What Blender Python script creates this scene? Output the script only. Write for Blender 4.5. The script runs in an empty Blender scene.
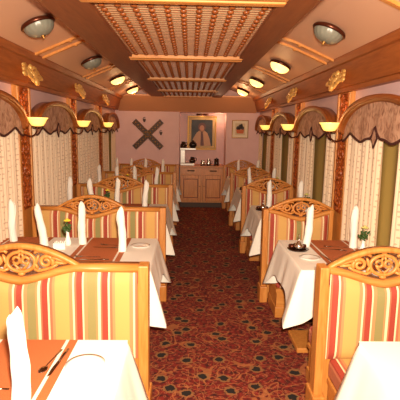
import bpy, bmesh, math, random
from mathutils import Vector, Matrix
random.seed(7)
scn = bpy.context.scene
C = scn.collection
PI = math.pi

# ------------------------------------------------------------------ materials
def lin(c):
    return tuple(((v/255)/12.92 if v/255 <= .04045 else ((v/255+.055)/1.055)**2.4) for v in c)+(1,)

def newmat(name, col=(200, 200, 200), rough=.5, metal=0.0, emit=None, estr=0):
    m = bpy.data.materials.new(name); m.use_nodes = True
    b = m.node_tree.nodes['Principled BSDF']
    b.inputs['Base Color'].default_value = lin(col)
    b.inputs['Roughness'].default_value = rough
    b.inputs['Metallic'].default_value = metal
    if emit:
        b.inputs['Emission Color'].default_value = lin(emit)
        b.inputs['Emission Strength'].default_value = estr
    return m

class NT:
    def __init__(s, m): s.t = m.node_tree; s.b = s.t.nodes['Principled BSDF']
    def n(s, typ, **kw):
        x = s.t.nodes.new(typ)
        for k, v in kw.items(): setattr(x, k, v)
        return x
    def l(s, a, b): s.t.links.new(a, b)
    def m(s, op, a, b=None, c=None):
        x = s.n('ShaderNodeMath', operation=op)
        for i, v in enumerate((a, b, c)):
            if v is None: continue
            if isinstance(v, (int, float)): x.inputs[i].default_value = v
            else: s.l(v, x.inputs[i])
        return x.outputs[0]
    def mix(s, f, a, b):
        x = s.n('ShaderNodeMix', data_type='RGBA')
        for i, v in ((0, f), (6, a), (7, b)):
            if isinstance(v, (int, float, tuple)): x.inputs[i].default_value = v
            else: s.l(v, x.inputs[i])
        return x.outputs[2]
    def ramp(s, f, stops, interp='LINEAR'):
        x = s.n('ShaderNodeValToRGB'); x.color_ramp.interpolation = interp
        e = x.color_ramp.elements
        while len(e) < len(stops): e.new(.5)
        for i, (p, c) in enumerate(stops): e[i].position = p; e[i].color = c
        s.l(f, x.inputs[0]); return x.outputs[0]
    def coord(s, scale=(1, 1, 1), kind='Object'):
        tc = s.n('ShaderNodeTexCoord'); mp = s.n('ShaderNodeMapping')
        mp.inputs['Scale'].default_value = scale
        s.l(tc.outputs[kind], mp.inputs[0]); return mp.outputs[0]
    def noise(s, vec, scale, detail=3, dist=0):
        x = s.n('ShaderNodeTexNoise'); x.inputs['Scale'].default_value = scale
        x.inputs['Detail'].default_value = detail; x.inputs['Distortion'].default_value = dist
        s.l(vec, x.inputs['Vector']); return x.outputs['Fac']
    def bump(s, h, strength=.2, dist=.01):
        x = s.n('ShaderNodeBump'); x.inputs['Strength'].default_value = strength
        x.inputs['Distance'].default_value = dist
        s.l(h, x.inputs['Height']); s.l(x.outputs[0], s.b.inputs['Normal'])

def wood(name, c1, c2, rough=.35, scale=(14, 14, 1.6), bump=0):
    m = newmat(name, c1, rough); t = NT(m)
    f = t.noise(t.coord(scale), 3.2, 4, .6)
    col = t.ramp(f, [(.3, lin(c2)), (.7, lin(c1))]); t.l(col, t.b.inputs['Base Color'])
    if bump: t.bump(f, bump)
    return m

M = {}
M['oak'] = wood('honey_oak', (212, 144, 72), (190, 116, 48), rough=.42)
M['oak_h'] = wood('honey_oak_long', (212, 144, 72), (190, 116, 48), scale=(1.6, 14, 14), rough=.42)
M['oak_y'] = wood('oak_trim', (168, 92, 38), (142, 70, 24), scale=(14, 1.4, 14), rough=.45)
M['panel'] = wood('ceiling_board', (138, 74, 32), (116, 56, 21), scale=(12, 1.4, 12), rough=.5)
M['lattice'] = wood('lattice_wood', (146, 78, 32), (120, 58, 20), scale=(12, 3, 12))
M['carve'] = wood('carved_red_wood', (176, 88, 34), (136, 58, 20), scale=(20, 20, 8), bump=.3)
M['arch'] = wood('arch_wood', (158, 88, 38), (130, 66, 26), scale=(10, 2, 10))
M['cab'] = wood('cabinet_wood', (222, 150, 86), (198, 122, 62))
M['gold'] = newmat('gilded_wood', (236, 184, 104), .3, .35)
M['backing'] = newmat('lattice_backing', (255, 232, 184), .6)
M['white'] = newmat('white_linen', (246, 238, 226), .85)
M['napkin'] = newmat('white_napkin', (250, 244, 234), .85)
M['china'] = newmat('white_china', (245, 242, 235), .18)
M['cutlery'] = newmat('cutlery_steel', (150, 128, 112), .16, 1)
M['silver'] = newmat('polished_steel', (215, 208, 198), .18, 1)
M['bronze'] = newmat('dark_bronze', (96, 48, 30), .3, .7)
M['black'] = newmat('black_plastic', (22, 18, 18), .25)
M['green'] = newmat('leaf_green', (58, 84, 34), .55)
M['yellow'] = newmat('yellow_petals', (240, 214, 60), .6)
M['palebloom'] = newmat('pale_petals', (214, 206, 120), .6)
M['steelwhite'] = newmat('brushed_white_metal', (222, 216, 208), .3, .2)
M['brownglass'] = newmat('dark_brown_glass', (52, 28, 16), .1)
M['glass_off'] = newmat('frosted_glass', (132, 130, 116), .35)
M['glass_on'] = newmat('lit_frosted_glass', (255, 230, 180), .4, 0, (255, 206, 112), 1.7)
M['glass_on2'] = newmat('lit_opal_shade', (255, 225, 170), .4, 0, (255, 200, 84), 1.0)
M['dark'] = newmat('dark_valance_trim', (70, 26, 16), .8)
M['darkboard'] = newmat('dark_carved_board', (66, 38, 16), .5)
M['brass'] = newmat('brass', (158, 112, 52), .4, .7)
M['matboard'] = newmat('picture_mat', (226, 214, 190), .8)

m = newmat('pink_plaster', (224, 186, 184), .7); t = NT(m)
f = t.noise(t.coord(), 5); t.l(t.ramp(f, [(.3, lin((220, 182, 180))), (.7, lin((226, 190, 188)))]), t.b.inputs['Base Color'])
M['pink'] = m
m = newmat('cream_ceiling', (222, 172, 140), .5); M['ceil'] = m; M['cove'] = newmat('cove_board', (206, 146, 104), .45)

# runner: chestnut brown weave
m = newmat('brown_runner', (170, 84, 44), .8); t = NT(m)
f = t.noise(t.coord((60, 60, 60)), 4); t.l(t.ramp(f, [(.3, lin((172, 88, 44))), (.7, lin((194, 108, 58)))]), t.b.inputs['Base Color']); t.bump(f, .15, .002)
sx = t.n('ShaderNodeSeparateXYZ'); t.l(t.coord(), sx.inputs[0])
d = t.m('ABSOLUTE', t.m('SUBTRACT', t.m('ABSOLUTE', sx.outputs[0]), .145))
t.l(t.mix(t.m('LESS_THAN', d, .007), t.b.inputs['Base Color'].links[0].from_socket, lin((236, 222, 204))), t.b.inputs['Base Color'])
M['runner'] = m

# striped upholstery
def stripes(name, off):
    m = newmat(name, (200, 170, 90), .75); t = NT(m)
    tc = t.n('ShaderNodeTexCoord'); sx = t.n('ShaderNodeSeparateXYZ'); t.l(tc.outputs['Object'], sx.inputs[0])
    u = t.m('FRACT', t.m('MULTIPLY', t.m('ADD', sx.outputs[0], 10.06+off), 1/.33))
    R, Cr, T, O, Y, P = [lin(c) for c in ((162, 62, 44), (234, 212, 168), (198, 136, 88), (146, 134, 80), (208, 160, 90), (182, 106, 74))]
    w = [(0, R), (.015, Cr), (.024, T), (.042, O), (.09, T), (.1, Cr), (.115, P), (.125, R), (.155, Cr), (.166, P), (.18, T), (.195, Y), (.272, T), (.292, Cr), (.302, P), (.314, R)]
    col = t.ramp(u, [(a/.33, c) for a, c in w], 'CONSTANT')
    t.l(col, t.b.inputs['Base Color'])
    t.bump(t.noise(t.coord((40, 40, 40)), 6), .12, .002)
    return m
M['stripe'] = stripes('striped_upholstery', .105); M['stripe_r'] = stripes('striped_upholstery_small', .165)

# curtain: cream with small woven dots, lets daylight through
def curtain_mat(name, c, dots=True, dotc=(170, 120, 84)):
    m = newmat(name, c, .9); t = NT(m)
    if dots:
        tc = t.n('ShaderNodeTexCoord'); sx = t.n('ShaderNodeSeparateXYZ'); t.l(tc.outputs['Object'], sx.inputs[0])
        cb = t.n('ShaderNodeCombineXYZ'); t.l(sx.outputs[1], cb.inputs[0]); t.l(sx.outputs[2], cb.inputs[1])
        v = t.n('ShaderNodeTexVoronoi', voronoi_dimensions='2D'); v.inputs['Scale'].default_value = 22; v.inputs['Randomness'].default_value = .35
        t.l(cb.outputs[0], v.inputs['Vector'])
        k = t.m('LESS_THAN', v.outputs['Distance'], .15)
        t.l(t.mix(t.m('MULTIPLY', k, .5), lin(c), lin(dotc)), t.b.inputs['Base Color'])
    tr = t.n('ShaderNodeBsdfTranslucent'); tr.inputs[0].default_value = lin(c)
    mx = t.n('ShaderNodeMixShader'); mx.inputs[0].default_value = .2
    out = t.t.nodes['Material Output']
    t.l(t.b.outputs[0], mx.inputs[1]); t.l(tr.outputs[0], mx.inputs[2]); t.l(mx.outputs[0], out.inputs[0])
    return m
M['curtain'] = curtain_mat('cream_dotted_curtain', (250, 222, 190))
M['olive'] = curtain_mat('olive_blind', (172, 144, 74), False)

# valance fabric: pinkish brown marbled
m = newmat('valance_fabric', (206, 166, 138), .85); t = NT(m)
f = t.noise(t.coord((1, 2, 1.4)), 9, 6, 1.6)
t.l(t.ramp(f, [(.32, lin((138, 92, 68))), (.5, lin((188, 142, 114))), (.7, lin((206, 164, 136)))]), t.b.inputs['Base Color'])
M['valance'] = m

# carpet
m = newmat('patterned_carpet', (130, 40, 20), .95); t = NT(m)
co = t.coord()
wn = t.n('ShaderNodeTexNoise'); wn.inputs['Scale'].default_value = 5; wn.inputs['Detail'].default_value = 2; t.l(co, wn.inputs['Vector'])
vm = t.n('ShaderNodeVectorMath', operation='MULTIPLY_ADD'); t.l(wn.outputs['Color'], vm.inputs[0]); vm.inputs[1].default_value = (.13, .13, 0); t.l(co, vm.inputs[2])
wv = vm.outputs[0]
base = t.ramp(t.noise(co, 30, 3), [(.35, lin((60, 9, 6))), (.62, lin((132, 30, 17)))])
v2 = t.n('ShaderNodeTexVoronoi', voronoi_dimensions='2D', feature='F1'); v2.inputs['Scale'].default_value = 24; t.l(wv, v2.inputs['Vector'])
base = t.mix(t.m('MULTIPLY', t.m('LESS_THAN', v2.outputs['Distance'], .22), .6), base, lin((180, 94, 62)))
base = t.mix(t.m('MULTIPLY', t.m('LESS_THAN', v2.outputs['Distance'], .1), .8), base, lin((50, 14, 12)))
for sc, lv in ((4.6, .5), (7.5, .46)):
    nz = t.n('ShaderNodeTexNoise', noise_dimensions='2D'); nz.inputs['Scale'].default_value = sc; nz.inputs['Detail'].default_value = 0; nz.inputs['Distortion'].default_value = 1.3; t.l(co, nz.inputs['Vector'])
    ln = t.m('LESS_THAN', t.m('ABSOLUTE', t.m('SUBTRACT', nz.outputs['Fac'], lv)), .022)
    base = t.mix(t.m('MULTIPLY', ln, .55), base, lin((188, 116, 64)))
v3 = t.n('ShaderNodeTexVoronoi', voronoi_dimensions='2D', feature='F1'); v3.inputs['Scale'].default_value = 4.6; v3.inputs['Randomness'].default_value = .75
w2 = t.n('ShaderNodeTexNoise'); w2.inputs['Scale'].default_value = 30; t.l(co, w2.inputs['Vector'])
w3 = t.n('ShaderNodeVectorMath', operation='MULTIPLY_ADD'); t.l(w2.outputs['Color'], w3.inputs[0]); w3.inputs[1].default_value = (.045, .045, 0); t.l(co, w3.inputs[2]); t.l(w3.outputs[0], v3.inputs['Vector'])
base = t.mix(t.m('MULTIPLY', t.m('LESS_THAN', v3.outputs['Distance'], .22), .75), base, lin((150, 104, 60)))
base = t.mix(t.m('LESS_THAN', v3.outputs['Distance'], .14), base, lin((30, 22, 18)))
t.l(base, t.b.inputs['Base Color']); t.bump(t.noise(co, 220, 2), .3, .004)
M['carpet'] = m

# window pane
m = newmat('window_glass', (220, 225, 230), .05); m.node_tree.nodes['Principled BSDF'].inputs['Transmission Weight'].default_value = 1
M['pane'] = m

# ------------------------------------------------------------------ mesh builder
class MB:
    def __init__(s): s.v = []; s.f = []; s.sm = []
    def add(s, vs, fs, smooth=False):
        o = len(s.v); s.v += [tuple(v) for v in vs]
        for f in fs: s.f.append([i+o for i in f]); s.sm.append(smooth)
        return s
    def box(s, x0, x1, y0, y1, z0, z1, bev=0):
        bm = bmesh.new(); bmesh.ops.create_cube(bm, size=1)
        for v in bm.verts:
            v.co = Vector(((x0+x1)/2+v.co.x*(x1-x0), (y0+y1)/2+v.co.y*(y1-y0), (z0+z1)/2+v.co.z*(z1-z0)))
        if bev: bmesh.ops.bevel(bm, geom=bm.edges[:], offset=bev, segments=2, profile=.5, affect='EDGES')
        bm.verts.index_update(); s.add([v.co for v in bm.verts], [[v.index for v in f.verts] for f in bm.faces]); bm.free(); return s
    def prism(s, poly, axis, a, b):
        """extrude a 2-D polygon (list) along an axis; coords are the two other axes in xyz order"""
        def P(p, t): return {'x': (t, p[0], p[1]), 'y': (p[0], t, p[1]), 'z': (p[0], p[1], t)}[axis]
        n = len(poly); vs = [P(p, a) for p in poly]+[P(p, b) for p in poly]
        fs = [[i, (i+1) % n, n+(i+1) % n, n+i] for i in range(n)]+[list(range(n))[::-1], list(range(n, 2*n))]
        return s.add(vs, fs)
    def band(s, top, bot, axis, a, b, smooth=False):
        """strip between two polylines of equal length, extruded along axis"""
        def P(p, t): return {'x': (t, p[0], p[1]), 'y': (p[0], t, p[1])}[axis]
        n = len(top); vs = []
        for i in range(n): vs += [P(top[i], a), P(bot[i], a), P(top[i], b), P(bot[i], b)]
        fs = []
        for i in range(n-1):
            p, q = 4*i, 4*i+4
            fs += [[p, p+1, q+1, q], [p+2, q+2, q+3, p+3], [p, q, q+2, p+2], [p+1, p+3, q+3, q+1]]
        fs += [[0, 2, 3, 1], [4*n-4, 4*n-3, 4*n-1, 4*n-2]]
        return s.add(vs, fs, smooth)
    def lathe(s, prof, c=(0, 0, 0), seg=20, tilt=None):
        vs = []; n = len(prof)
        for k in range(seg):
            a = 2*PI*k/seg
            for r, z in prof:
                p = Vector((r*math.cos(a), r*math.sin(a), z))
                if tilt is not None: p = tilt @ p
                vs.append(p+Vector(c))
        fs = []
        for k in range(seg):
            q = (k+1) % seg
            for i in range(n-1): fs.append([k*n+i, q*n+i, q*n+i+1, k*n+i+1])
        if prof[0][0] > 1e-5: fs.append([k*n for k in range(seg)][::-1])
        if prof[-1][0] > 1e-5: fs.append([k*n+n-1 for k in range(seg)])
        return s.add(vs, fs, True)
    def tube(s, pts, r, seg=8, flat=1.0, up=None):
        pts = [Vector(p) for p in pts]; n = len(pts); vs = []
        rr = r if isinstance(r, (list, tuple)) else [r]*n
        for i, p in enumerate(pts):
            d = (pts[min(i+1, n-1)]-pts[max(i-1, 0)]).normalized()
            u = Vector(up) if up else (Vector((0, 0, 1)) if abs(d.z) < .9 else Vector((0, 1, 0)))
            a = d.cross(u)
            if a.length < 1e-6: a = d.cross(Vector((1, 0, 0)))
            a.normalize(); b = a.cross(d).normalized()
            for k in range(seg):
                an = 2*PI*k/seg; vs.append(p+a*math.cos(an)*rr[i]+b*math.sin(an)*rr[i]*flat)
        fs = [[i*seg+k, i*seg+(k+1) % seg, (i+1)*seg+(k+1) % seg, (i+1)*seg+k] for i in range(n-1) for k in range(seg)]
        fs += [list(range(seg))[::-1], [(n-1)*seg+k for k in range(seg)]]
        return s.add(vs, fs, True)
    def ball(s, c, r, seg=10, rings=6, rot=None):
        if isinstance(r, (int, float)): r = (r, r, r)
        vs = []; 
        for j in range(rings+1):
            th = PI*j/rings
            for k in range(seg):
                p = Vector((r[0]*math.sin(th)*math.cos(2*PI*k/seg), r[1]*math.sin(th)*math.sin(2*PI*k/seg), r[2]*math.cos(th)))
                if rot is not None: p = rot @ p
                vs.append(p+Vector(c))
        fs = [[j*seg+k, (j+1)*seg+k, (j+1)*seg+(k+1) % seg, j*seg+(k+1) % seg] for j in range(rings) for k in range(seg)]
        return s.add(vs, fs, True)
    def grid(s, fn, nu, nv, smooth=True, closeu=False):
        o = [fn(i/nu, j/nv) for i in range(nu+1) for j in range(nv+1)]
        fs = [[i*(nv+1)+j, (i+1)*(nv+1)+j, (i+1)*(nv+1)+j+1, i*(nv+1)+j+1] for i in range(nu) for j in range(nv)]
        return s.add(o, fs, smooth)
    def xf(s, mat):
        s.v = [tuple(mat @ Vector(v)) for v in s.v]; return s
    def mesh(s, name):
        me = bpy.data.meshes.new(name); me.from_pydata(s.v, [], s.f); me.validate()
        bm = bmesh.new(); bm.from_mesh(me); bmesh.ops.remove_doubles(bm, verts=bm.verts, dist=1e-6)
        bmesh.ops.recalc_face_normals(bm, faces=bm.faces); bm.to_mesh(me); bm.free()
        if len(me.polygons) == len(s.sm): 
            for p, q in zip(me.polygons, s.sm): p.use_smooth = q
        else:
            for p in me.polygons: p.use_smooth = any(s.sm)
        return me
    def build(s, name, m, parent=None, loc=None):
        me = s.mesh(name); me.materials.append(M[m] if isinstance(m, str) else m)
        o = bpy.data.objects.new(name, me); C.objects.link(o)
        if loc: o.location = loc
        if parent: o.parent = parent
        return o

def tag(o, label, cat, group=None):
    o['label'] = label; o['category'] = cat
    if group: o['group'] = group
    return o
def thing(name, label, cat, loc=(0, 0, 0), group=None, rot=(0, 0, 0)):
    o = bpy.data.objects.new(name, None); C.objects.link(o); o.empty_display_size = .05
    o.location = loc; o.rotation_euler = rot
    return tag(o, label, cat, group)
def struct(o): o['kind'] = 'structure'; return o
def copy_tree(o, parent=None):
    c = o.copy(); C.objects.link(c)
    if parent: c.parent = parent
    for ch in list(o.children): copy_tree(ch, c)
    return c
def place(proto, first, loc, label, group=None, rot=None):
    o = proto if first else copy_tree(proto)
    o.location = loc; o['label'] = label
    if group: o['group'] = group
    if rot: o.rotation_euler = rot
    return o

# ------------------------------------------------------------------ dimensions
B = [2.446+1.75*k for k in range(5)]          # bench backs down the car
CXM = -.045                                   # centre line of the car
PLX, PRX = -1.50, 1.41                        # pillar faces
WLX, WRX = -1.55, 1.46                        # wall faces
Y0, Y1 = -1.6, 9.5
ZTOP = 2.6
ORD = ['nearest', 'second', 'third', 'fourth', 'fifth']

# ------------------------------------------------------------------ setting
struct(MB().box(-1.85, 1.76, Y0-.1, Y1+.75, -.06, 0).build('floor', 'carpet'))

def wall_side(name, xin, xout):
    mb = MB()
    x0, x1 = min(xin, xout), max(xin, xout)
    mb.box(x0, x1, Y0-.1, Y1+.1, 0, .70); mb.box(x0, x1, Y0-.1, Y1+.1, 1.80, ZTOP)
    piers = [(-1.7, -1.0)]+[(B[0]-1.75*j-.2, B[0]-1.75*j+.2) for j in (1, 0)]+[(b-.2, b+.2) for b in B[1:4]]+[(B[4]-.24, Y1+.1)]
    piers.sort()
    for a, b in piers: mb.box(x0, x1, a, b, .70, 1.80)
    return struct(mb.build(name, 'pink'))
wall_side('wall_left', WLX, WLX-.2); wall_side('wall_right', WRX, WRX+.2)
# far wall: two partitions either side of a recess, lintel above, recess back and cheeks
mb = MB()
RX0, RX1 = -.215, .765
mb.box(-1.85, RX0, Y1, Y1+.1, 0, ZTOP); mb.box(RX1, 1.76, Y1, Y1+.1, 0, ZTOP); mb.box(RX0, RX1, Y1, Y1+.1, 2.0, ZTOP)
mb.box(RX0-.06, RX0, Y1+.1, Y1+.62, 0, 2.1); mb.box(RX1, RX1+.06, Y1+.1, Y1+.62, 0, 2.1); mb.box(RX0-.06, RX1+.06, Y1+.55, Y1+.65, 0, 2.1); mb.box(RX0-.06, RX1+.06, Y1+.1, Y1+.65, 2.0, 2.1)
struct(mb.build('wall_back', 'pink'))
struct(MB().box(-1.85, 1.76, Y0-.1, Y0, 0, ZTOP).build('wall_front', 'pink'))
# vaulted ceiling
prof = [(1.46, 2.25), (1.315, 2.285), (.95, 2.44), (.7, 2.515), (.35, 2.55), (0, 2.56)]
pl = [(CXM-a, z) for a, z in prof]+[(CXM+a, z) for a, z in prof[::-1][1:]]
top = [(x, 2.72) for x, z in pl]
struct(MB().band(top, [(x, z) for x, z in pl], 'y', Y0-.1, Y1+.1).build('ceiling', 'ceil'))
# cornice beams
for nm, sg in (('trim_left', -1), ('trim_right', 1)):
    w = WLX if sg < 0 else WRX
    pf = [(w, 2.02), (CXM+sg*1.44, 2.02), (CXM+sg*1.435, 2.055), (CXM+sg*1.415, 2.06), (CXM+sg*1.345, 2.23), (CXM+sg*1.315, 2.235), (CXM+sg*1.300, 2.28), (CXM+sg*1.31, 2.33), (w, 2.33)]
    struct(MB().prism(pf, 'y', Y0, Y1).build(nm, 'oak_y'))
# cove board closing the ceiling at the far end
struct(MB().prism([(9.17, 2.30), (9.46, 2.035), (9.5, 2.005), (9.5, 2.33), (9.17, 2.33)], 'x', CXM-1.43, CXM+1.43).build('trim_back', 'cove'))

# dropped lattice panel
pan = struct(bpy.data.objects.new('trim_1', None)); C.objects.link(pan)
LXC, LH, PZ = -.042, .474, 2.298
OH = {-1: .73, 1: .66}
YS = [B[0]-1.75-.01, B[0]-.15]+[b for b in B[1:4]]+[9.17]
for sg in (-1, 1):
    MB().box(*sorted((LXC+sg*LH, LXC+sg*OH[sg])), YS[0], YS[-1], PZ-.012, PZ+.02, .004).build('border_board', 'panel', pan)
    MB().box(*sorted((LXC+sg*(OH[sg]-.02), LXC+sg*OH[sg])), YS[0], YS[-1], PZ+.02, 2.53).build('skirt_board', 'panel', pan)
for i, y in enumerate(YS):
    mb = MB(); mb.box(LXC-LH-.03, LXC+LH+.03, y-.075, y-.03, PZ-.022, PZ+.012, .006); mb.box(LXC-LH-.03, LXC+LH+.03, y-.01, y+.05, PZ-.026, PZ+.012, .008)
    mb.build('cross_bar', 'oak_h', pan)
MB().box(LXC-LH-.01, LXC+LH+.01, YS[0], YS[-1], PZ+.018, PZ+.028).build('backing_panel', 'backing', pan)
for i in range(len(YS)-1):
    a, b = YS[i]+.05, YS[i+1]-.075
    mb = MB(); n = 11; p = 2*LH/n
    ny = int(round((b-a)/.1)); q = (b-a)/ny
    for k in range(n):
        x = LXC-LH+(k+.5)*p
        mb.box(x-.006, x+.006, a, b, PZ+.006, PZ+.012)
        for j in range(ny):
            y = a+(j+.5)*q
            mb.lathe([(0, PZ-.004), (.012, PZ-.003), (.019, PZ+.003), (.019, PZ+.012)], (x, y, 0), 8)
    for k in range(n+1):
        x = LXC-LH+k*p
        pass
    for j in range(2*ny+1):
        y = a+j*q/2
        mb.box(LXC-LH, LXC+LH, y-.0034, y+.0034, PZ+.009, PZ+.012)
    mb.build('lattice_section', 'lattice', pan)

# paired mouldings across the vault at every bench
def vault_z(a):
    for (a0, z0), (a1, z1) in zip(prof, prof[1:]):
        if a1 <= a <= a0: return z0+(z1-z0)*(a0-a)/(a0-a1)
    return 2.5
tn = 2
for b in B[:4]+[B[0]-1.75]:
    for sg in (-1, 1):
        mb = MB()
        for dy in (-.14, .06):
            aa = [1.30, 1.1, .95, .8, .66]
            tp = [(CXM+sg*a, vault_z(a)+.002) for a in aa]; bt = [(CXM+sg*a, vault_z(a)-.02) for a in aa]
            mb.band(tp, bt, 'y', b+dy, b+dy+.04)
            mb.ball((CXM+sg*1.0, b+dy+.02, vault_z(1.0)-.02), (.018, .018, .01))
        struct(mb.build('trim_%d' % tn, 'oak')); tn += 1

# pillars with a carved vine panel
for k, b in enumerate(B[:4]):
    for sg, fx in ((-1, PLX), (1, PRX)):
        wx = WLX if sg < 0 else WRX
        p = struct(MB().box(*sorted((fx+sg*.02, wx-sg*.0)), b-.17, b+.17, 0, 2.02).build('trim_%d' % tn, 'oak')); tn += 1
        MB().box(*sorted((fx+sg*.025, fx-sg*.0)), b-.165, b-.125, .0, 2.015, .005).build('side_moulding', 'oak', p)
        MB().box(*sorted((fx+sg*.025, fx-sg*.0)), b+.125, b+.165, .0, 2.015, .005).build('side_moulding', 'oak', p)
        mb = MB(); mb.box(*sorted((fx+sg*.025, fx+sg*.012)), b-.125, b+.125, .9, 2.015)
        zs = [.92+i*.03 for i in range(37)]
        for ph in (0, PI):
            mb.tube([(fx+sg*.008, b+.065*math.sin(z*14+ph), z) for z in zs], .010, 6)
        for i in range(22):
            z = .94+i*.049; s2 = 1 if i % 2 else -1
            mb.ball((fx+sg*.006, b+s2*.08, z), (.010, .034, .018), 8, 5, Matrix.Rotation(s2*.6, 3, 'X'))
            mb.ball((fx+sg*.004, b, z), (.012, .022, .02), 8, 5)
        mb.build('carved_panel', 'carve', p)

# gilded brackets on the cornice over each pillar
def corbel_mb(sg):
    mb = MB(); R = Matrix.Rotation(sg*.39, 3, 'Y')
    # local: x = out of cornice face (towards room), y = along car, z = up the face
    def L(y, z, o=.0): return R @ Vector((-sg*(.012+o), y, z))
    for s in (-1, 1):
        pts = []
        for i in range(15):
            a = i/14*3.6; r = .055*(1-a/5.2)
            pts.append(L(s*(.062+r*math.cos(a+.4)), .045+r*math.sin(a+.4)))
        mb.tube(pts, [.013-.0004*i for i in range(15)], 6)
        pts = [L(s*(.05+.035*math.cos(a*.42)), -.045-.035*math.sin(a*.42), .004) for a in range(12)]
        mb.tube(pts, .010, 6)
        for i in range(5):
            mb.ball(L(s*(.02+.022*i), .085-.035*i), (.014, .022, .030), 8, 5, R @ Matrix.Rotation(s*(.5+.2*i), 3, 'X'))
        for i in range(4):
            mb.ball(L(s*(.03+.016*i), -.085+.03*i), (.014, .018, .028), 8, 5, R @ Matrix.Rotation(-s*(.4+.15*i), 3, 'X'))
    for i in range(5): mb.ball(L(0, -.10+.05*i, .004), (.02, .022-.002*i, .03), 8, 5, R)
    return mb
for sg, side in ((-1, 'left'), (1, 'right')):
    me = corbel_mb(sg).xf(Matrix.Diagonal((1.3, 1.8, 1.3, 1))).mesh('gilded_bracket'); me.materials.append(M['gold'])
    for k in range(1, 4):
        o = bpy.data.objects.new('gilded_bracket', me); C.objects.link(o)
        o.location = (CXM+sg*1.378, B[k]-.10, 2.165)
        w = ['', 'nearest', 'middle', 'farthest'][k]
        tag(o, '%s gilded carved bracket on the %s cornice beam above a pillar' % (w, side), 'carved bracket', 'gilded brackets on the cornice')

# windows
wn_ = 1
for sg, wx in ((-1, WLX), (1, WRX)):
    for k in range(0, 4):
        a, b = B[k]+.2, B[k+1]-(.2 if k < 3 else .24)
        mb = MB(); xo = wx+sg*.10
        x0, x1 = sorted((xo, xo+sg*.05))
        mb.box(x0, x1, a, b, .70, .75); mb.box(x0, x1, a, b, 1.75, 1.80); mb.box(x0, x1, a, a+.05, .75, 1.75); mb.box(x0, x1, b-.05, b, .75, 1.75); mb.box(x0, x1, (a+b)/2-.02, (a+b)/2+.02, .75, 1.75)
        o = struct(mb.build('window_%d' % wn_, 'arch')); wn_ += 1
        MB().box(*sorted((xo+sg*.02, xo+sg*.028)), a+.05, b-.05, .75, 1.75).build('window_pane', 'pane', o)

# arched pelmets with scalloped valances, curtains and blinds
def arch_z(u, z0=1.665, rise=.262):            # u -1..1
    return z0+rise*math.sqrt(max(0, 1-abs(u)**2.2))
def valance_bottom(u):
    a = abs(u); P = [(0, 1.705), (.15, 1.618), (.42, 1.588), (.77, 1.652), (1, 1.585)]
    for (a0, z0), (a1, z1) in zip(P, P[1:]):
        if a <= a1:
            t_ = (a-a0)/(a1-a0)
            if a0 == 0: return z0+(z1-z0)*t_**.8
            return z0+(z1-z0)*(.5-.5*math.cos(PI*t_))
    return 1.585
SIDE_WORD = {-1: 'left', 1: 'right'}
def pelmet(sg, k, hw):
    yc = (B[k]+B[k+1])/2
    fx = CXM+sg*1.385; wx = (WLX if sg < 0 else WRX)-sg*.004
    w = ORD[k-1] if k else 'nearest'
    lab = '%s arched wooden pelmet with scalloped brown valance along the %s wall' % (['', 'nearest', 'second', 'third', 'farthest'][k+1] if False else ['nearest', 'second', 'third', 'farthest'][k], SIDE_WORD[sg])
    root = thing('window_pelmet', lab, 'pelmet', (0, yc, 0), 'arched pelmets over the windows')
    n = 40; us = [-1+2*i/n for i in range(n+1)]
    us = [math.sin(u*PI/2) for u in us]
    tp = [(u*hw, arch_z(u)) for u in us]; bt = [(u*(hw-.045), arch_z(u, 1.64, .245)) for u in us]
    MB().band(tp, bt, 'x', fx, wx, True).build('arch_hood', 'arch', root)
    MB().band([(u*(hw+.008), arch_z(u)+.01) for u in us], [(u*(hw-.02), arch_z(u, 1.655, .245)) for u in us], 'x', fx-sg*.012, fx+sg*.01, True).build('arch_edge', 'oak_y', root)
    m2 = 96
    def vf(i, j):
        u = -1+2*i; zt = arch_z(u, 1.655, .235); zb = min(valance_bottom(u), zt-.02)
        z = zt+(zb-zt)*j
        return (fx+sg*(.03+.004*math.sin(u*17)*(.3+j)), u*(hw-.03), z)
    mb = MB(); mb.grid(vf, m2, 6)
    mb.grid(lambda i, j: tuple(Vector(vf(i, j))+Vector((sg*.006, 0, 0))), m2, 6)
    v = mb.build('valance', 'valance', root)
    mb = MB(); pts = [vf(i/m2, 1) for i in range(m2+1)]
    mb.tube(pts, .0095, 6); 
    d = [(fx+sg*.022, y, z) for y, z in ((0, 1.70), (-.055, 1.62), (-.005, 1.555), (.045, 1.62), (0, 1.70))]
    mb.tube(d, .008, 6)
    mb.build('valance_braid', 'dark', v)
    MB().prism([(0, 1.70), (-.055, 1.62), (-.005, 1.555), (.045, 1.62)], 'x', fx+sg*.020, fx+sg*.026).build('valance_point', 'valance', v)
    return root
def curtain(sg, y0, y1, z0, z1, folds, lab, x=None, mat='curtain', name='curtain', taper=0, amp=.018, group='cream curtains at the windows'):
    x = x if x is not None else (WLX if sg < 0 else WRX)-sg*.035
    ph = random.random()*6; yc = (y0+y1)/2; hw = (y1-y0)/2
    f2 = folds*1.37
    def fn(i, j):
        z = z0+(z1-z0)*j; u = -1+2*i
        sq = 1-taper*(1-j)*.5
        xx = x-sg*(amp*math.sin(2*PI*folds*i+ph+.5*math.sin(3*j))+amp*.4*math.sin(2*PI*f2*i+2*ph))*(.55+.45*(1-j))
        return (xx, -u*hw*sq+taper*hw*.5*(1-j), z-0)
    mb = MB(); mb.grid(fn, int(folds*9), 10)
    o = mb.build(name, mat); o.location = (0, yc, 0)
    return tag(o, lab, 'curtain' if mat == 'curtain' else 'blind', group)
WW = ['nearest', 'second', 'third', 'farthest']
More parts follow.
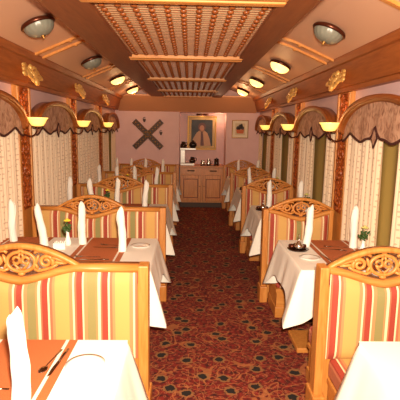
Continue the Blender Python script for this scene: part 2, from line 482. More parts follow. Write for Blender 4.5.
for k in range(4):
    for sg in (-1, 1):
        pelmet(sg, k, .715 if k < 3 else .68)
        a, b = B[k]+.19, B[k+1]-.19; sd = SIDE_WORD[sg]; c = (a+b)/2
        if sg < 0 and k < 3:
            curtain(sg, a, c, .68, 1.70, 11, 'near half of the cream dotted curtains at the %s left window' % WW[k])
            curtain(sg, c, b, .68, 1.70, 11, 'far half of the cream dotted curtains at the %s left window' % WW[k])
        else:
            n0 = {(1, 0): (.42, .72), (1, 1): (.3, .62), (1, 2): (.35, .5), (1, 3): (.4, .45), (-1, 3): (.55, .4)}[(sg, k)]
            curtain(sg, a, a+n0[0], .68, 1.70, 6, 'near cream dotted curtain at the %s %s window' % (WW[k], sd), taper=.15)
            curtain(sg, b-n0[1], b, .68, 1.70, 9, 'far cream dotted curtain at the %s %s window' % (WW[k], sd))
            curtain(sg, a+n0[0]-.3, b-n0[1]+.25, .70, 1.74, 3, 'olive green blind showing between the curtains of the %s %s window' % (WW[k], sd),
                    x=(WLX if sg < 0 else WRX)+sg*.014, mat='olive', name='window_blind', amp=.012, group='olive blinds at the windows')

# ------------------------------------------------------------------ wall sconces
def sconce(sg):
    root = thing('wall_sconce', '', 'wall lamp')
    mb = MB(); mb.ball((-sg*.008, 0, -.07), (.016, .035, .06)); mb.ball((-sg*.014, 0, -.10), (.014, .02, .02)); mb.build('wall_plate', 'brass', root)
    pts = [(-sg*((.012+.133*math.sin(a*PI/2/8))), 0, -.10-.035*math.sin(a*PI/8)+.07*(a/8)**2) for a in range(9)]
    MB().tube(pts, .007, 8).build('arm', 'bronze', root)
    MB().lathe([(0, -.052), (.02, -.05), (.028, -.038), (.018, -.03)], (-sg*.148, 0, 0), 14).build('cup', 'bronze', root)
    MB().lathe([(.022, -.034), (.05, -.028), (.066, -.005), (.080, .025), (.096, .042), (.092, .043), (.076, .03), (.062, .0), (.045, -.02), (0, -.024)], (-sg*.148, 0, 0), 24).build('glass_shade', 'glass_on2', root)
    return root
def lamp_light(name, loc, e, col, r):
    l = bpy.data.lights.new(name, 'POINT'); l.energy = e*.8; l.color = col; l.shadow_soft_size = r
    o = bpy.data.objects.new(name, l); C.objects.link(o); o.location = loc; return o
for sg, fx in ((-1, PLX), (1, PRX)):
    pr = sconce(sg)
    for k in range(1, 4):
        place(pr, k == 1, (fx, B[k]-.12, 1.70), '%s lit wall sconce with amber bowl shade on the %s pillars' % (['', 'nearest', 'middle', 'farthest'][k], SIDE_WORD[sg]), 'lit sconces on the pillars')
        lamp_light('sconce_light', (fx-sg*.148, B[k]-.12, 1.79), 1.1, (1, .54, .2), .05)

# ------------------------------------------------------------------ ceiling lamps
def ceil_lamp(lit, sg):
    root = thing('ceiling_lamp', '', 'ceiling lamp')
    MB().lathe([(0, .012), (.10, .012), (.135, -.004), (.142, -.022), (.130, -.034), (.118, -.03)], (0, 0, 0), 32).build('rim', 'bronze', root)
    mb = MB(); seg = 64; pf = [(.122, -.028), (.118, -.05), (.10, -.078), (.07, -.098), (.035, -.108), (0, -.11)]
    vs = []; n = len(pf)
    for k in range(seg):
        for i, (r, z) in enumerate(pf):
            rr = r*(1+(.022 if k % 4 < 2 else -.012)*(1 if 0 < i < 4 else 0)); vs.append((rr*math.cos(2*PI*k/seg), rr*math.sin(2*PI*k/seg), z))
    mb.add(vs, [[k*n+i, ((k+1) % seg)*n+i, ((k+1) % seg)*n+i+1, k*n+i+1] for k in range(seg) for i in range(n-1)], True)
    mb.build('glass_bowl', 'glass_on' if lit else 'glass_off', root)
    MB().lathe([(.016, -.105), (.018, -.114), (.008, -.122), (.010, -.130), (0, -.142)], (0, 0, 0), 12).build('finial', 'brass', root)
    return root
for sg in (-1, 1):
    tl = math.atan2(vault_z(.95)-vault_z(1.2), .25)
    un = ceil_lamp(False, sg); li = ceil_lamp(True, sg); un.scale = li.scale = (.88, .88, .88)
    nlit = {-1: (2, 3), 1: (1, 2, 3)}[sg]; used = {True: False, False: False}
    names = {0: 'nearest', 1: 'second', 2: 'third', 3: 'farthest'}
    for k in range(4):
        lit = k in nlit; pr = li if lit else un
        a = 1.04; y = B[k]+.90
        pos = Vector((CXM+sg*a, y, vault_z(a)-.012))
        place(pr, not used[lit], pos, '%s %s ceiling lamp with bronze rim in the %s row' % (names[k], 'glowing' if lit else 'unlit frosted', SIDE_WORD[sg]), 'bowl lamps along the ceiling', (0, sg*tl, 0))
        used[lit] = True
        if lit:
            nrm = Vector((-sg*math.sin(tl), 0, -math.cos(tl)))
            lamp_light('ceiling_lamp_light', pos+nrm*.16, 5 if k == 3 else 1.2, (1, .56, .26), .06)

# ------------------------------------------------------------------ benches
HB = .92
def bench(x0, x1, c, double, name='striped_bench', aisle=1):
    """origin at floor under the back; faces -y (and +y when double); aisle=+1 when the aisle is on the +x side"""
    root = thing(name, '', 'bench')
    th = .05; ch = .31
    xi, xo = (x1, x0) if aisle > 0 else (x0, x1)
    ST = 'stripe' if aisle > 0 else 'stripe_r'
    def post(x, w, fl):
        a, b = sorted((x, x-fl*w))
        MB().box(a, b, -th, th, 0, HB, .006).build('end_post', 'oak', root)
        if w > .05:
            MB().box(a-.012, b+.012, -th-.03, th+.03, 0, .16, .008).build('plinth_block', 'oak', root)
    post(xi, .058 if aisle > 0 else .051, aisle); post(xo, .04, -aisle)
    a0, a1 = (x0+.04, x1-.058) if aisle > 0 else (x0+.058, x1-.04)
    xs = sorted(set([a0, a1]+[c+ch*t/20 for t in range(-20, 21)]))
    def dip(x):
        t = abs(x-c)/ch
        return 0 if t >= 1 else .078*(.45*(1-t)+.55*(.5+.5*math.cos(PI*t)))
    tp = [(x, HB-.002-dip(x)) for x in xs]; bt = [(x, HB-.036-dip(x)) for x in xs]
    MB().band(tp, bt, 'y', -th+.004, th-.004, True).build('top_rail', 'oak_h', root)
    # carved crest
    mb = MB(); n = 36
    ts = [-1+2*i/n for i in range(n+1)]
    def az(t): return HB-.004+.115*math.cos(t*PI/2)**.9 if abs(t) < 1 else HB-.004
    mb.band([(c+ch*1.04*t, az(t)) for t in ts], [(c+ch*t, az(t)-.026*(1-.5*abs(t)**3)) for t in ts], 'y', -.028, .028, True)
    yt = -.0
    def T(pts, r): mb.tube([(c+p[0], yt, p[1]) for p in pts], r, 8, 1.0, (0, 1, 0))
    zc = .925
    # medallion ring (ogee) and fleur
    ring = []
    for i in range(33):
        a = 2*PI*i/32; r = .062*(1+.10*math.cos(2*a)*-1)
        ring.append((r*1.12*math.sin(a), zc+r*1.0*math.cos(a)+(.012 if abs(math.sin(a)) < .12 and math.cos(a) > 0 else 0)))
    T(ring, .0105)
    for s in (-1, 1):
        T([(s*(.026+.019*math.cos(a*.62)), zc+.008+.019*math.sin(a*.62)) for a in range(10)], .008)
        T([(s*.003, zc-.045), (s*.02, zc-.034), (s*.034, zc-.018), (s*.044, zc+.002)], .007)
        T([(s*.004, zc+.05), (s*.012, zc+.03), (s*.006, zc+.01), (0, zc-.01)], .007)
        # side scroll
        sp = []
        for i in range(26):
            a = i/25*2*PI*1.45; r = .040*(1-.74*i/25)
            sp.append((s*(.138-r*math.cos(a+2.6)), .927-r*math.sin(a+2.6)*.95))
        T(sp, [.0115-.00012*i for i in range(26)])
        T([(s*.075, zc+.05), (s*.09, zc+.062), (s*.115, zc+.060), (s*.15, zc+.047)], .009)
        T([(s*.07, zc-.04), (s*.095, zc-.052), (s*.13, zc-.043), (s*.17, zc-.03), (s*.2, zc-.012)], .009)
        T([(s*.165, zc+.022), (s*.19, zc+.024), (s*.22, zc+.012), (s*.262, zc-.006)], [.011, .012, .009, .004])
        T([(s*.17, zc-.006), (s*.195, zc-.002), (s*.22, zc-.006), (s*.25, zc-.008)], [.009, .010, .008, .004])
        mb.ball((c+s*.088, yt, zc+.012), (.010, .012, .034), 8, 5, Matrix.Rotation(s*.35, 3, 'Y'))
        mb.ball((c+s*.085, yt, zc-.022), (.009, .012, .022), 8, 5, Matrix.Rotation(-s*.5, 3, 'Y'))
    mb.ball((c, yt, zc-.068), (.022, .016, .012)); 
    mb.build('carved_crest', 'oak', root)
    # core board between the paddings
    MB().box(a0, a1, -.012, .012, .02, HB-.12).build('back_board', 'oak', root)
    sx0, sx1 = (x0+.005, x1-.075) if aisle > 0 else (x0+.07, x1-.005)
    for fd in ((-1, 1) if double else (-1,)):
        # padded backrest
        xs2 = [a0+(a1-a0)*i/60 for i in range(61)]
        def fn(i, j):
            x = a0+.004+(a1-a0-.008)*i; zt = HB-.037-dip(x); z = .37+(zt-.37)*j
            e = (1-abs(2*i-1)**14)*(1-abs(2*j-1)**10)
            return (x, fd*(.03+.028*e), z)
        mb = MB(); mb.grid(fn, 60, 16)
        mb.build('backrest', ST, root)
        # seat cushion
        ya, yb = sorted((fd*.045, fd*((.44 if double else .40) if fd < 0 else .385)))
        MB().box(sx0, sx1, ya, yb, .27, .395, .03).build('seat', ST, root)
        # base box with ledges
        mb = MB(); mb.box(sx0+.012, sx1-.012, ya+(.015 if fd < 0 else 0), yb-(.015 if fd > 0 else 0), .0, .27)
        mb.box(sx0+.002, sx1-.002, ya+.004, yb-.004, .235, .268, .004); mb.box(sx0+.002, sx1-.002, ya+.004, yb-.004, .0, .10, .006)
        mb.build('seat_base', 'oak_h', root)
    return root
LB = (-1.48, -.217, -.925); RB = (.715, 1.39, 1.085)
for sd, (x0, x1, c), ai in (('left', LB, 1), ('right', RB, -1)):
    pr = None
    for k in range(4):
        w = 'wide ' if ai > 0 else 'narrow '
        lab = '%s back-to-back striped %sbench with carved oak crest %s of the aisle' % (ORD[k], w, sd)
        if pr is None: pr = bench(x0, x1, c, True, 'double_bench', ai)
        place(pr, k == 0, (.022 if k == 0 and ai < 0 else 0, B[k]+(.045 if k else -.02), 0), lab, 'striped benches %s of the aisle' % sd)
    o = bench(x0, x1, c, False, 'wall_bench', ai); o.location = (0, B[4]-.006, 0)
    o['label'] = 'last striped bench %s of the aisle, against the far pink wall' % sd

# ------------------------------------------------------------------ tables
TY = [b-.875 for b in B]; TY[0] -= .11
TZ = .735
def table(x0, x1, aisle):
    root = thing('dining_table', '', 'table'); c = (x0+x1)/2
    MB().box(x0+.01, x1-.01, -.40, .40, TZ-.03, TZ-.004, .005).build('tabletop', 'oak', root)
    MB().box(c-.05, c+.05, -.05, .05, .04, TZ-.03, .008).build('pedestal', 'oak', root)
    MB().box(c-.25, c+.25, -.16, .16, 0, .04, .008).build('foot', 'oak', root)
    return root
def cloth(x0, x1, aisle):
    """white cloth: flat top and hanging skirts with dropped corners; skirt on aisle side and both long sides"""
    hy = .415; cx = (x0+x1)/2; hx = (x1-x0)/2
    xa, xw = (x1, x0) if aisle > 0 else (x0, x1)   # aisle edge, wall edge
    # perimeter from wall-near corner -> aisle-near -> aisle-far -> wall-far
    segs = [((xw, -hy), (xa, -hy)), ((xa, -hy), (xa, hy)), ((xa, hy), (xw, hy))]
    per = []
    nrm = [(0, -1), (aisle, 0), (0, 1)]
    for si, (p, q) in enumerate(segs):
        L = math.hypot(q[0]-p[0], q[1]-p[1]); n = int(L/.02)
        for i in range(n+(1 if si == 2 else 0)):
            t_ = i/n; per.append((p[0]+(q[0]-p[0])*t_, p[1]+(q[1]-p[1])*t_, si, t_*L, L))
    mb = MB(); nv = 12; rows = []
    cn = [(xa, -hy), (xa, hy)]
    rr = random.Random(3)
    for idx, (x, y, si, s, L) in enumerate(per):
        dc = min(math.hypot(x-a, y-b_) for a, b_ in cn)
        nx, ny = nrm[si]
        # round the direction near the corners
        for (a, b_) in cn:
            d = math.hypot(x-a, y-b_)
            if d < .06:
                dx, dy = aisle, (1 if b_ > 0 else -1)
                w = (1-d/.06)*.5
                nx, ny = nx*(1-w)+dx*w, ny*(1-w)+dy*w
        drop = .235+.16*math.exp(-(dc/.13)**1.5)+.012*math.sin(s*17)
        fold = math.sin(s*23+si*1.3)*.5+math.sin(s*39+1)*.3
        rows.append([])
        for j in range(nv+1):
            v = j/nv
            out = (.006*(1-(1-min(1, v*6))**2)+ (.06 if si == 1 else .008)*v*math.exp(-(dc/.12)**2) + (.014 if si == 1 else .004)*fold*v*(1-.4*v) + (.05 if si == 1 else .004)*v)
            z = TZ+.003-drop*v - (0 if j else 0)
            rows[-1].append((x+nx*out, y+ny*out, z))
    n = len(rows); vs = [p for r in rows for p in r]
    fs = [[i*(nv+1)+j, (i+1)*(nv+1)+j, (i+1)*(nv+1)+j+1, i*(nv+1)+j+1] for i in range(n-1) for j in range(nv)]
    mb.add(vs, fs, True)
    top = [(r[0][0], r[0][1], TZ+.003) for r in rows]
    mb.add(top, [list(range(len(top)))], False)
    me = mb.mesh('tablecloth'); me.materials.append(M['white'])
    for p in me.polygons: p.use_smooth = p.loop_total == 4
    return me
def runner_me(w):
    mb = MB(); 
    def f(i, j):
        y = -.43+.86*j; z = TZ+.0065
        return ((i-.5)*w, -.409+.818*j, z)
    mb.grid(f, 1, 8, False); mb.grid(lambda i, j: tuple(Vector(f(i, j))-Vector((0, 0, .0025))), 1, 8, False)
    me = mb.mesh('table_runner'); me.materials.append(M['runner']); return me
def napkin_proto():
    """tall rolled napkin standing upright like a candle, tip folded to a point"""
    mb = MB(); H = .338; seg = 22; nz = 22
    def f(i, j):
        a = 2*PI*i; z = H*j
        r = .031-.005*j+.0012*math.sin(j*19)
        if j > .88: r *= max(.3, 1-((j-.88)/.12)**2*.7)
        r *= 1+.035*math.sin(a*2+j*5)+.03*math.sin(3*a-j*7)
        b = .005*math.sin(j*5.5)
        zt = z+(.010*math.cos(a)*max(0, (j-.8)/.2))
        return (b+r*math.cos(a), r*math.sin(a), zt)
    mb.grid(f, seg, nz)
    mb.add([f(i/seg, 1) for i in range(seg)], [list(range(seg))], True)
    # overlapping fold edge spiralling up
    mb.tube([tuple(Vector(f((.1+.35*j/nz) % 1, j/nz*.97))*1.0) for j in range(nz+1)], .0035, 5)
    o = mb.build('folded_napkin', 'napkin'); return tag(o, '', 'napkin')
def vase_proto(bloom, cat='flower vase'):
    root = thing('flower_vase', '', cat)
    MB().lathe([(0, 0), (.022, 0), (.027, .012), (.026, .035), (.014, .07), (.011, .10), (.015, .115), (.012, .113), (.008, .09)], (0, 0, 0), 18).build('vase', 'china', root)
    mb = MB(); 
    for a, l, h in ((0, .0, .19), (1.2, .03, .17), (2.6, .036, .15), (3.9, .03, .155), (5.1, .04, .18)):
        tp_ = Vector((l*math.cos(a), l*math.sin(a), h-.01))
        mb.tube([(0, 0, .07), (l*.35*math.cos(a), l*.35*math.sin(a), .12), tp_], .0025, 5)
        for q in range(5):
            u = .35+.15*q; an = a+q*2.2
            c = Vector((0, 0, .095)).lerp(tp_, u)+Vector((.012*math.cos(an), .012*math.sin(an), 0))
            mb.ball(c, (.004, .009, .020), 7, 4, Matrix.Rotation(an, 3, 'Z') @ Matrix.Rotation(.9, 3, 'X'))
    mb.build('foliage', 'green', root)
    mb = MB(); zc = .20
    for q in range(9):
        a = q*2*PI/9; mb.ball((.014*math.cos(a), .014*math.sin(a), zc), (.014, .008, .007), 7, 4, Matrix.Rotation(a, 3, 'Z'))
    mb.ball((0, 0, zc+.006), .012, 8, 5)
    mb.build('bloom', bloom, root)
    return root
def holder_proto():
    root = thing('sachet_holder', '', 'condiment holder')
    mb = MB(); mb.box(-.045, .045, -.03, .03, 0, .008, .003)
    mb.box(-.045, .045, -.03, -.025, .008, .05, .002); mb.box(-.045, .045, .025, .03, .008, .05, .002); mb.box(-.045, -.04, -.025, .025, .008, .05, .002); mb.box(.04, .045, -.025, .025, .008, .05, .002)
    mb.build('tray', 'china', root)
    mb = MB()
    for i in range(5): mb.box(-.034+.014*i, -.026+.014*i, -.02, .02, .008, .06+.006*(i % 2), .002)
    mb.build('sachets', 'napkin', root)
    return root
def cruet_proto():
    root = thing('cruet_stand', '', 'cruet set')
    MB().lathe([(0, 0), (.075, 0), (.085, .01), (.08, .012), (.07, .006), (0, .006)], (0, 0, 0), 24).build('tray', 'brownglass', root)
    MB().lathe([(0, .006), (.026, .006), (.036, .02), (.034, .045), (.02, .06), (.018, .064), (.010, .075), (.006, .082), (.008, .088), (0, .094)], (.0, -.02, 0), 18).build('silver_pot', 'silver', root)
    MB().tube([(.0, -.02, .088), (.0, -.02, .13)], .004, 6).build('carry_handle', 'silver', root)
    for x, y in ((-.045, .02), (.045, .02), (0, .048)):
        MB().lathe([(0, .006), (.018, .006), (.027, .022), (.026, .036), (.022, .036), (.02, .02), (0, .012)], (x, y, 0), 14).build('sauce_cup', 'bronze', root)
    return root
def fork_me():
    mb = MB(); mb.tube([(0, -.09, .003), (0, -.03, .004), (0, .03, .006), (0, .055, .003)], [.006, .004, .003, .007], 6, .35)
    for x in (-.009, -.003, .003, .009): mb.tube([(x, .05, .003), (x, .075, .003), (x, .10, .006)], .0017, 5)
    mb.box(-.011, .011, .044, .056, .0015, .0045); me = mb.mesh('fork'); me.materials.append(M['cutlery']); return me
def knife_me():
    mb = MB(); mb.tube([(0, -.10, .004), (0, -.06, .005), (0, .0, .004)], [.006, .007, .005], 6, .5)
    mb.prism([(-.006, 0), (.007, 0), (.009, .06), (.004, .115), (-.006, .10)], 'z', .002, .0036); me = mb.mesh('table_knife'); me.materials.append(M['cutlery']); return me
def spoon_me():
    mb = MB(); mb.tube([(0, -.09, .003), (0, -.03, .004), (0, .03, .006), (0, .05, .004)], [.006, .004, .003, .004], 6, .4)
    mb.ball((0, .072, .005), (.017, .027, .004), 12, 6); me = mb.mesh('spoon'); me.materials.append(M['cutlery']); return me
def plate_me():
    mb = MB(); mb.lathe([(0, .004), (.045, .004), (.06, .007), (.078, .008), (.076, .005), (.058, .004), (.04, .0), (0, .0)], (0, 0, 0), 28)
    me = mb.mesh('side_plate'); me.materials.append(M['china']); return me

def linked(name, me, loc, label, cat, group, rz=0):
    o = bpy.data.objects.new(name, me); C.objects.link(o); o.location = loc; o.rotation_euler = (0, 0, rz); return tag(o, label, cat, group)
LT = (-1.485, -.262); RT = (.772, 1.395)
tl = table(*LT, 1); tr = table(*RT, -1); cl = cloth(*LT, 1); cr = cloth(*RT, -1)
run = runner_me(.376); runr = runner_me(.37)
napk = napkin_proto(); vy = vase_proto('yellow'); vp = vase_proto('palebloom'); hold = holder_proto(); cru = cruet_proto()
FK, KN, SPN, PLM = fork_me(), knife_me(), spoon_me(), plate_me()
first = {'n': True, 'vy': True, 'vp': True, 'h': True, 'c': True}
ZR = TZ+.0068; ZC = TZ+.0032
for k in range(5):
    yc = TY[k]; o_ = ORD[k] if k < 4 else 'last'
    # left table
    tn_ = '%s left table' % o_
    place(tl, k == 0, (0, yc, 0), '%s dining table left of the aisle, under a white cloth' % o_, 'tables left of the aisle')
    linked('tablecloth', cl, (0, yc, 0), 'white tablecloth hanging over the %s' % tn_, 'tablecloth', 'white tablecloths left of the aisle')
    for rx, wd in ((-.669, 'aisle'), (-1.325, 'window')):
        linked('table_runner', run, (rx, yc, 0), 'brown runner across the %s end of the %s' % (wd, tn_), 'table runner', 'brown runners left of the aisle')
    spots = [(-.50, .0, 'aisle edge'), (-.845, .195, 'aisle runner far corner'), (-1.125, .12, 'window runner inner edge'), (-1.42, .27, 'window end')]
    for i, (x, y, w) in enumerate(spots):
        if k == 0 and i >= 2: continue
        if k == 0 and i == 0: x, y = -.556, -.062
        rx = (random.uniform(-.05, .05), random.uniform(-.08, .08), random.random()*6) if not (k == 1) else [(0, -.03, 1.), (0, .03, 2.), (.0, -.13, 0.1), (0, .03, 4.)][i]
        if k == 0 and i == 0: rx = (0, 0, 0.5)
        place(napk, first['n'], (x, yc+y, ZR+.0005), 'white napkin rolled upright at the %s of the %s' % (w, tn_), 'rolled napkins left of the aisle', rx); first['n'] = False
    if k > 0:
        place(vy, first['vy'], (-.955, yc+.17, ZC), 'white vase with a yellow flower on the %s' % tn_, 'flower vases left of the aisle'); first['vy'] = False
        place(hold, first['h'], (-.99, yc+.06, ZC), 'small white sachet holder in front of the vase on the %s' % tn_, 'sachet holders', (0, 0, .15)); first['h'] = False
    if k < 4:
        for (x, y, rz, me, nm, w) in ((-.60, .16, 1.35, FK, 'fork', 'far side'), (-.63, .09, 1.5, KN, 'table_knife', 'far side'), (-.72, -.17, 1.5, FK, 'fork', 'near side'), (-.66, -.24, 1.6, KN, 'table_knife', 'near side')):
            if k == 0: 
                if w == 'near side': continue
                x, y, rz, me, nm = {'fork': (-.540, .225, 2.98, SPN, 'spoon'), 'table_knife': (-.508, .22, 3.05, KN, 'table_knife')}[nm]
            linked(nm, me, (x, yc+y, ZR), 'steel %s lying on the aisle runner, %s of the %s' % (nm.replace('_', ' '), w, tn_), nm.replace('_', ' '), 'cutlery left of the aisle', rz)
        if k == 0:
            linked('fork', FK, (-.72, yc+.03, ZR), 'steel fork beside the rolled napkin on the %s' % tn_, 'fork', 'cutlery left of the aisle', 1.5)
            linked('side_plate', PLM, (-.40, yc+.20, ZC), 'white side plate near the aisle corner of the %s' % tn_, 'plate', 'side plates')
        else:
            linked('side_plate', PLM, (-.38, yc+.16, ZC), 'white side plate near the aisle corner of the %s' % tn_, 'plate', 'side plates')
    # right table
    tn_ = '%s right table' % o_
    place(tr, k == 0, (0, yc, 0), '%s small dining table right of the aisle, under a white cloth' % o_, 'tables right of the aisle')
    linked('tablecloth', cr, (0, yc, 0), 'white tablecloth hanging over the %s' % tn_, 'tablecloth', 'white tablecloths right of the aisle')
    if k == 0: continue
    linked('table_runner', runr, (1.175, yc, 0), 'brown runner across the %s' % tn_, 'table runner', 'brown runners right of the aisle')
    for i, (x, y, w, r_) in enumerate(((.955, .20, 'aisle side', (0, .10, 0)), (1.328, .17, 'window side', (0, .04, 1)))):
        place(napk, False, (x, yc+y, ZR+.0005), 'white napkin rolled upright on the %s of the %s' % (w, tn_), 'rolled napkins right of the aisle', r_ if k == 1 else (random.uniform(-.05, .05), random.uniform(-.03, .08), i))
    place(vp, first['vp'], (1.352, yc+.03, ZC), 'white vase with green sprig and pale bloom on the %s' % tn_, 'flower vases right of the aisle', (0, .05, .4)); first['vp'] = False
    place(cru, first['c'], (.868, yc+.105, ZC), 'silver cruet pot with dark sauce cups on a tray on the %s' % tn_, 'cruet sets'); first['c'] = False
    if k < 4:
        for (x, y, rz, me, nm, w) in ((1.20, .18, 1.4, FK, 'fork', 'far side'), (1.15, .10, 1.2, KN, 'table_knife', 'far side'), (1.02, -.12, .1, KN, 'table_knife', 'near aisle edge'), (1.22, -.2, 1.5, FK, 'fork', 'near side')):
            linked(nm, me, (x, yc+y, ZR), 'steel %s lying on the runner, %s of the %s' % (nm.replace('_', ' '), w, tn_), nm.replace('_', ' '), 'cutlery right of the aisle', rz)
        linked('side_plate', PLM, (.90, yc-.13, ZC), 'white side plate near the aisle edge of the %s' % tn_, 'plate', 'side plates')

# ------------------------------------------------------------------ far end: cabinet and what stands on it
CY = Y1-.0
cab = thing('serving_cabinet', 'oak serving cabinet with two doors in the recess at the far end', 'cabinet', (.275, CY, 0))
MB().box(-.47, .47, .02, .52, .10, .86).build('body', 'cab', cab)
MB().box(-.465, .465, .0, .5, 0, .10).build('plinth', 'darkboard', cab)
MB().box(-.485, .485, -.025, .54, .86, .89, .006).build('countertop', 'cab', cab)
for s in (-1, 1):
    d = MB(); x0, x1 = sorted((s*.02, s*.455))
    d.box(x0, x1, .0, .02, .70, .845, .004); dr = d.build('drawer', 'cab', cab)
    xc = (x0+x1)/2
    MB().tube([(xc-.07, -.004, .785), (xc-.06, -.02, .785), (xc+.06, -.02, .785), (xc+.07, -.004, .785)], .012, 8).build('handle', 'black', dr)
    dd = MB().box(x0, x1, .004, .02, .13, .685, .003).build('door', 'arch', cab)
    d = MB()
    for a in ((x0, x0+.06, .13, .685), (x1-.06, x1, .13, .685), (x0+.06, x1-.06, .13, .20), (x0+.06, x1-.06, .615, .685)): d.box(a[0]+.003, a[1]-.003, -.014, .005, a[2], a[3], .003)
    d.build('door_frame', 'cab', dd)
    MB().box(x0+.078, x1-.078, -.006, .005, .218, .597, .005).build('door_panel', 'cab', dd)
    MB().ball((s*.045, -.022, .45), .012).build('knob', 'brass', dd)
bw = thing('coffee_brewer', 'white metal coffee brewer on the left end of the far cabinet', 'coffee maker', (-.06, CY+.16, .89))
MB().box(-.13, .17, -.14, .16, 0, .05, .008).build('warmer_base', 'steelwhite', bw)
MB().box(-.13, -.03, -.10, .16, .05, .33, .008).build('tower', 'steelwhite', bw)
MB().box(-.14, .20, -.14, .16, .33, .37, .008).build('top_shelf', 'steelwhite', bw)
pot = thing('coffee_pot', '', 'coffee pot')
MB().lathe([(0, 0), (.055, 0), (.068, .02), (.066, .06), (.045, .09), (.036, .10), (.04, .108)], (0, 0, 0), 18).build('flask', 'brownglass', pot)
MB().lathe([(.041, .104), (.041, .122), (.02, .128), (0, .128)], (0, 0, 0), 16).build('lid', 'black', pot)
MB().tube([(.04, 0, .10), (.085, 0, .105), (.095, 0, .06), (.066, 0, .03)], .008, 7).build('handle', 'black', pot)
place(pot, True, (-.13, CY+.16, 1.262), 'dark glass coffee pot on top of the brewer, left one', 'coffee pots', (0, 0, .4))
place(pot, False, (.065, CY+.12, .942), 'dark glass coffee pot on the warmer base of the brewer', 'coffee pots', (0, 0, .2))
fan = thing('round_black_pot', 'round black pot on top of the brewer, right one', 'pot', (.075, CY+.14, 1.262))
MB().lathe([(0, 0), (.05, 0), (.082, .05), (.08, .09), (.05, .13), (.02, .14), (0, .14)], (0, 0, 0), 20).build('body', 'black', fan)
MB().lathe([(.015, .138), (.02, .15), (.015, .16), (0, .163)], (0, 0, 0), 12).build('knob', 'black', fan)
for i, (x, y) in enumerate(((.29, .14), (.42, .16))):
    j = thing('milk_jug', ['left', 'right'][i]+' one of two steel milk jugs on the far cabinet', 'jug', (x, CY+y, .89), 'steel jugs on the cabinet')
    MB().lathe([(0, 0), (.045, 0), (.052, .03), (.04, .08), (.034, .10+.02*i), (.04, .115+.02*i), (.036, .115+.02*i), (.03, .09), (0, .085)], (0, 0, 0), 18).build('body', 'silver', j)
    MB().tube([(.036, 0, .10), (.07, 0, .09), (.07, 0, .05), (.048, 0, .03)], .006, 6).build('handle', 'silver', j)
sb = thing('coffee_canister', 'dark canister with a lid right of the steel jugs on the far cabinet', 'canister', (.585, CY+.16, .89))
MB().lathe([(0, 0), (.05, 0), (.052, .01), (.05, .12), (.046, .125)], (0, 0, 0), 18).build('body', 'brownglass', sb)
MB().lathe([(.052, .123), (.052, .14), (.02, .15), (.014, .16), (0, .165)], (0, 0, 0), 18).build('lid', 'black', sb)
ty = thing('serving_tray', 'dark low tray of cups at the middle of the far cabinet', 'tray', (.40, CY+.03, .89))
MB().box(-.16, .16, -.04, .05, 0, .012, .004).build('base', 'black', ty)

# portrait in the recess
PY = Y1+.548
def frame(w, h, b, d, name, mat, root):
    mb = MB()
    mb.box(-w/2, w/2, -d, 0, h/2-b, h/2, .005); mb.box(-w/2, w/2, -d, 0, -h/2, -h/2+b, .005)
    mb.box(-w/2, -w/2+b, -d, 0, -h/2+b, h/2-b, .005); mb.box(w/2-b, w/2, -d, 0, -h/2+b, h/2-b, .005)
    return mb.build(name, mat, root)
pp = thing('portrait_painting', 'gilt framed portrait of a seated figure in the recess above the cabinet', 'painting', (.27, PY, 1.575))
frame(.64, .74, .03, .035, 'gilt_frame', 'brass', pp)
mi = newmat('inner_mount', (196, 164, 112), .6); M['mount'] = mi
frame(.585, .685, .06, .02, 'mount', 'mount', pp)
m = newmat('portrait_background', (52, 46, 44), .5); t = NT(m); f = t.noise(t.coord(), 6, 4)
t.l(t.ramp(f, [(.35, lin((28, 24, 26))), (.65, lin((60, 54, 54)))]), t.b.inputs['Base Color']); M['pbg'] = m
MB().box(-.24, .24, -.01, 0, -.29, .29).build('canvas', 'pbg', pp)
M['pskin'] = newmat('painted_skin', (176, 122, 92), .5); M['pdress'] = newmat('painted_robe', (186, 140, 104), .5); M['phair'] = newmat('painted_headscarf', (92, 44, 34), .5)
def oval(cx, cz, rx, rz, n=20): return [(cx+rx*math.cos(2*PI*i/n), cz+rz*math.sin(2*PI*i/n)) for i in range(n)]
MB().prism([(-.23, -.28), (.2, -.28), (.17, -.12), (.12, .0), (.05, .06), (-.05, .06), (-.12, .0), (-.2, -.14)], 'y', -.0125, -.01).build('painted_robe', 'pdress', pp)
MB().prism(oval(0, .125, .085, .1), 'y', -.0125, -.01).build('painted_headscarf', 'phair', pp)
MB().prism(oval(0, .10, .052, .068), 'y', -.0140, -.0125).build('painted_face', 'pskin', pp)
MB().prism([(-.03, -.28), (.05, -.28), (.02, .03), (-.02, .03)], 'y', -.0140, -.0125).build('painted_sash', 'phair', pp)
pl_ = thing('picture_light', 'small dark picture light above the portrait in the recess', 'picture light', (.27, PY, 1.982))
MB().box(-.03, .03, -.01, 0, -.02, .02).build('wall_plate', 'bronze', pl_)
MB().tube([(0, -.006, 0), (0, -.10, .012), (0, -.14, -.005)], .006, 6).build('arm', 'bronze', pl_)
MB().tube([(-.13, -.14, -.012), (.13, -.14, -.012)], .02, 10).build('shade', 'bronze', pl_)
lamp_light('picture_light_bulb', (.27, PY-.15, 1.935), .4, (1, .6, .28), .02)
lamp_light('recess_light', (.62, PY-.22, 1.90), 2, (1, .62, .36), .03)

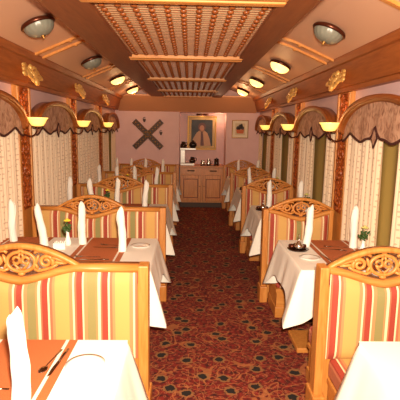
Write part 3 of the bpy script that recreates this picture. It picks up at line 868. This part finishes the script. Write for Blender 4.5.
sp = thing('small_picture', 'small framed picture of a basket on the pink wall right of the recess', 'picture', (1.055, Y1-.002, 1.672))
frame(.345, .375, .016, .022, 'thin_frame', 'brass', sp)
MB().box(-.16, .16, -.008, 0, -.175, .175).build('mat_board', 'matboard', sp)
M['pb1'] = newmat('print_orange', (190, 96, 44), .6); M['pb2'] = newmat('print_dark', (60, 50, 46), .6); M['pb3'] = newmat('print_ground', (206, 186, 150), .6)
MB().box(-.105, .105, -.0095, -.008, -.12, .12).build('print', 'pb3', sp)
MB().prism([(-.07, -.09), (.07, -.09), (.085, -.01), (-.085, -.01)], 'y', -.0110, -.0095).build('printed_basket', 'pb1', sp)
mb = MB()
for x, z, r in ((-.05, .02, .035), (.0, .05, .04), (.05, .02, .035), (-.02, .0, .03), (.03, .08, .025)): mb.prism(oval(x, z, r, r*1.2, 12), 'y', -.0105, -.0095)
mb.build('printed_flowers', 'pb2', sp)

# crossed carved boards on the left of the far wall
xr = thing('crossed_boards', 'dark carved crossed boards mounted on the far pink wall', 'wall ornament', (-.87, Y1-.001, 1.53))
for i, (s, y) in enumerate(((1, -.014), (-1, -.028))):
    L = .40; w = .058
    pts = []
    mb = MB(); mb.box(-w, w, y, y+.014, -L, L, .004); 
    # shaped rounded ends
    R = Matrix.Rotation(s*math.radians(46), 4, 'Y'); mb.xf(R); br = mb.build('board', 'darkboard', xr)
    mb = MB()
    for q in range(-5, 6):
        if q == 0: continue
        mb.ball((0, y-.002, q*.07), (.02, .006, .016), 8, 4)
        mb.ball((-.035, y-.001, q*.07+.03), (.008, .005, .010), 6, 4); mb.ball((.035, y-.001, q*.07-.03), (.008, .005, .010), 6, 4)
    for e in (-.05, .05): mb.tube([(e, y-.001, -L+.01), (e, y-.001, L-.01)], .004, 6)
    mb.xf(R); mb.build('carving', 'brass', br)
mb = MB(); mb.prism(oval(0, 0, .05, .05, 16), 'y', -.038, -.026); mb.build('boss', 'darkboard', xr)
mb = MB(); mb.tube([(p[0], -.038, p[1]) for p in oval(0, 0, .042, .042, 16)]+[(.042, -.038, 0)], .006, 6); mb.build('boss_ring', 'brass', xr)
for i, (x, z) in enumerate(((-.085, .30), (.26, .04))):
    mb = MB(); mb.box(-.02, .04, -.012, 0, -.02, .02, .004); mb.tube([(-.02, -.008, .02), (.0, -.012, .05), (.03, -.012, .045)], .006, 6); mb.ball((.01, -.012, -.03), (.02, .008, .02))
    o = mb.build('wall_hook', 'darkboard', None, (-.87+x, Y1-.001, 1.53+z)); tag(o, ['small dark hook above the crossed boards', 'small dark hook right of the crossed boards'][i], 'hook', 'hooks by the crossed boards')

# ------------------------------------------------------------------ camera
cam = bpy.data.cameras.new('camera'); co_ = bpy.data.objects.new('camera', cam); C.objects.link(co_)
cam.sensor_fit = 'HORIZONTAL'; cam.sensor_width = 36; cam.lens = 36*448.9/400
PITCH, YAW, ROLL = .1579, .0253, .0172
R = Matrix.Rotation(-YAW, 4, 'Z') @ Matrix.Rotation(PI/2-PITCH, 4, 'X') @ Matrix.Rotation(ROLL, 4, 'Z')
co_.matrix_world = Matrix.Translation((0, 0, 1.671)) @ R
cam.clip_start = .02
scn.camera = co_

# ------------------------------------------------------------------ light
fl = bpy.data.lights.new('camera_flash', 'SPOT'); fl.energy = 670; fl.color = (1, .84, .64); fl.shadow_soft_size = .04
fl.spot_size = math.radians(118); fl.spot_blend = 1
fo = bpy.data.objects.new('camera_flash', fl); C.objects.link(fo)
fo.matrix_world = Matrix.Translation((.05, 0, 1.80)) @ Matrix.Rotation(-YAW, 4, 'Z') @ Matrix.Rotation(PI/2-.12, 4, 'X')
w = bpy.data.worlds.new('evening_sky'); scn.world = w; w.use_nodes = True
w.node_tree.nodes['Background'].inputs[0].default_value = (.55, .55, .85, 1)
w.node_tree.nodes['Background'].inputs[1].default_value = .25
scn.view_settings.view_transform = 'Standard'; scn.view_settings.look = 'None'
scn.view_settings.gamma = 1; scn.view_settings.exposure = .35
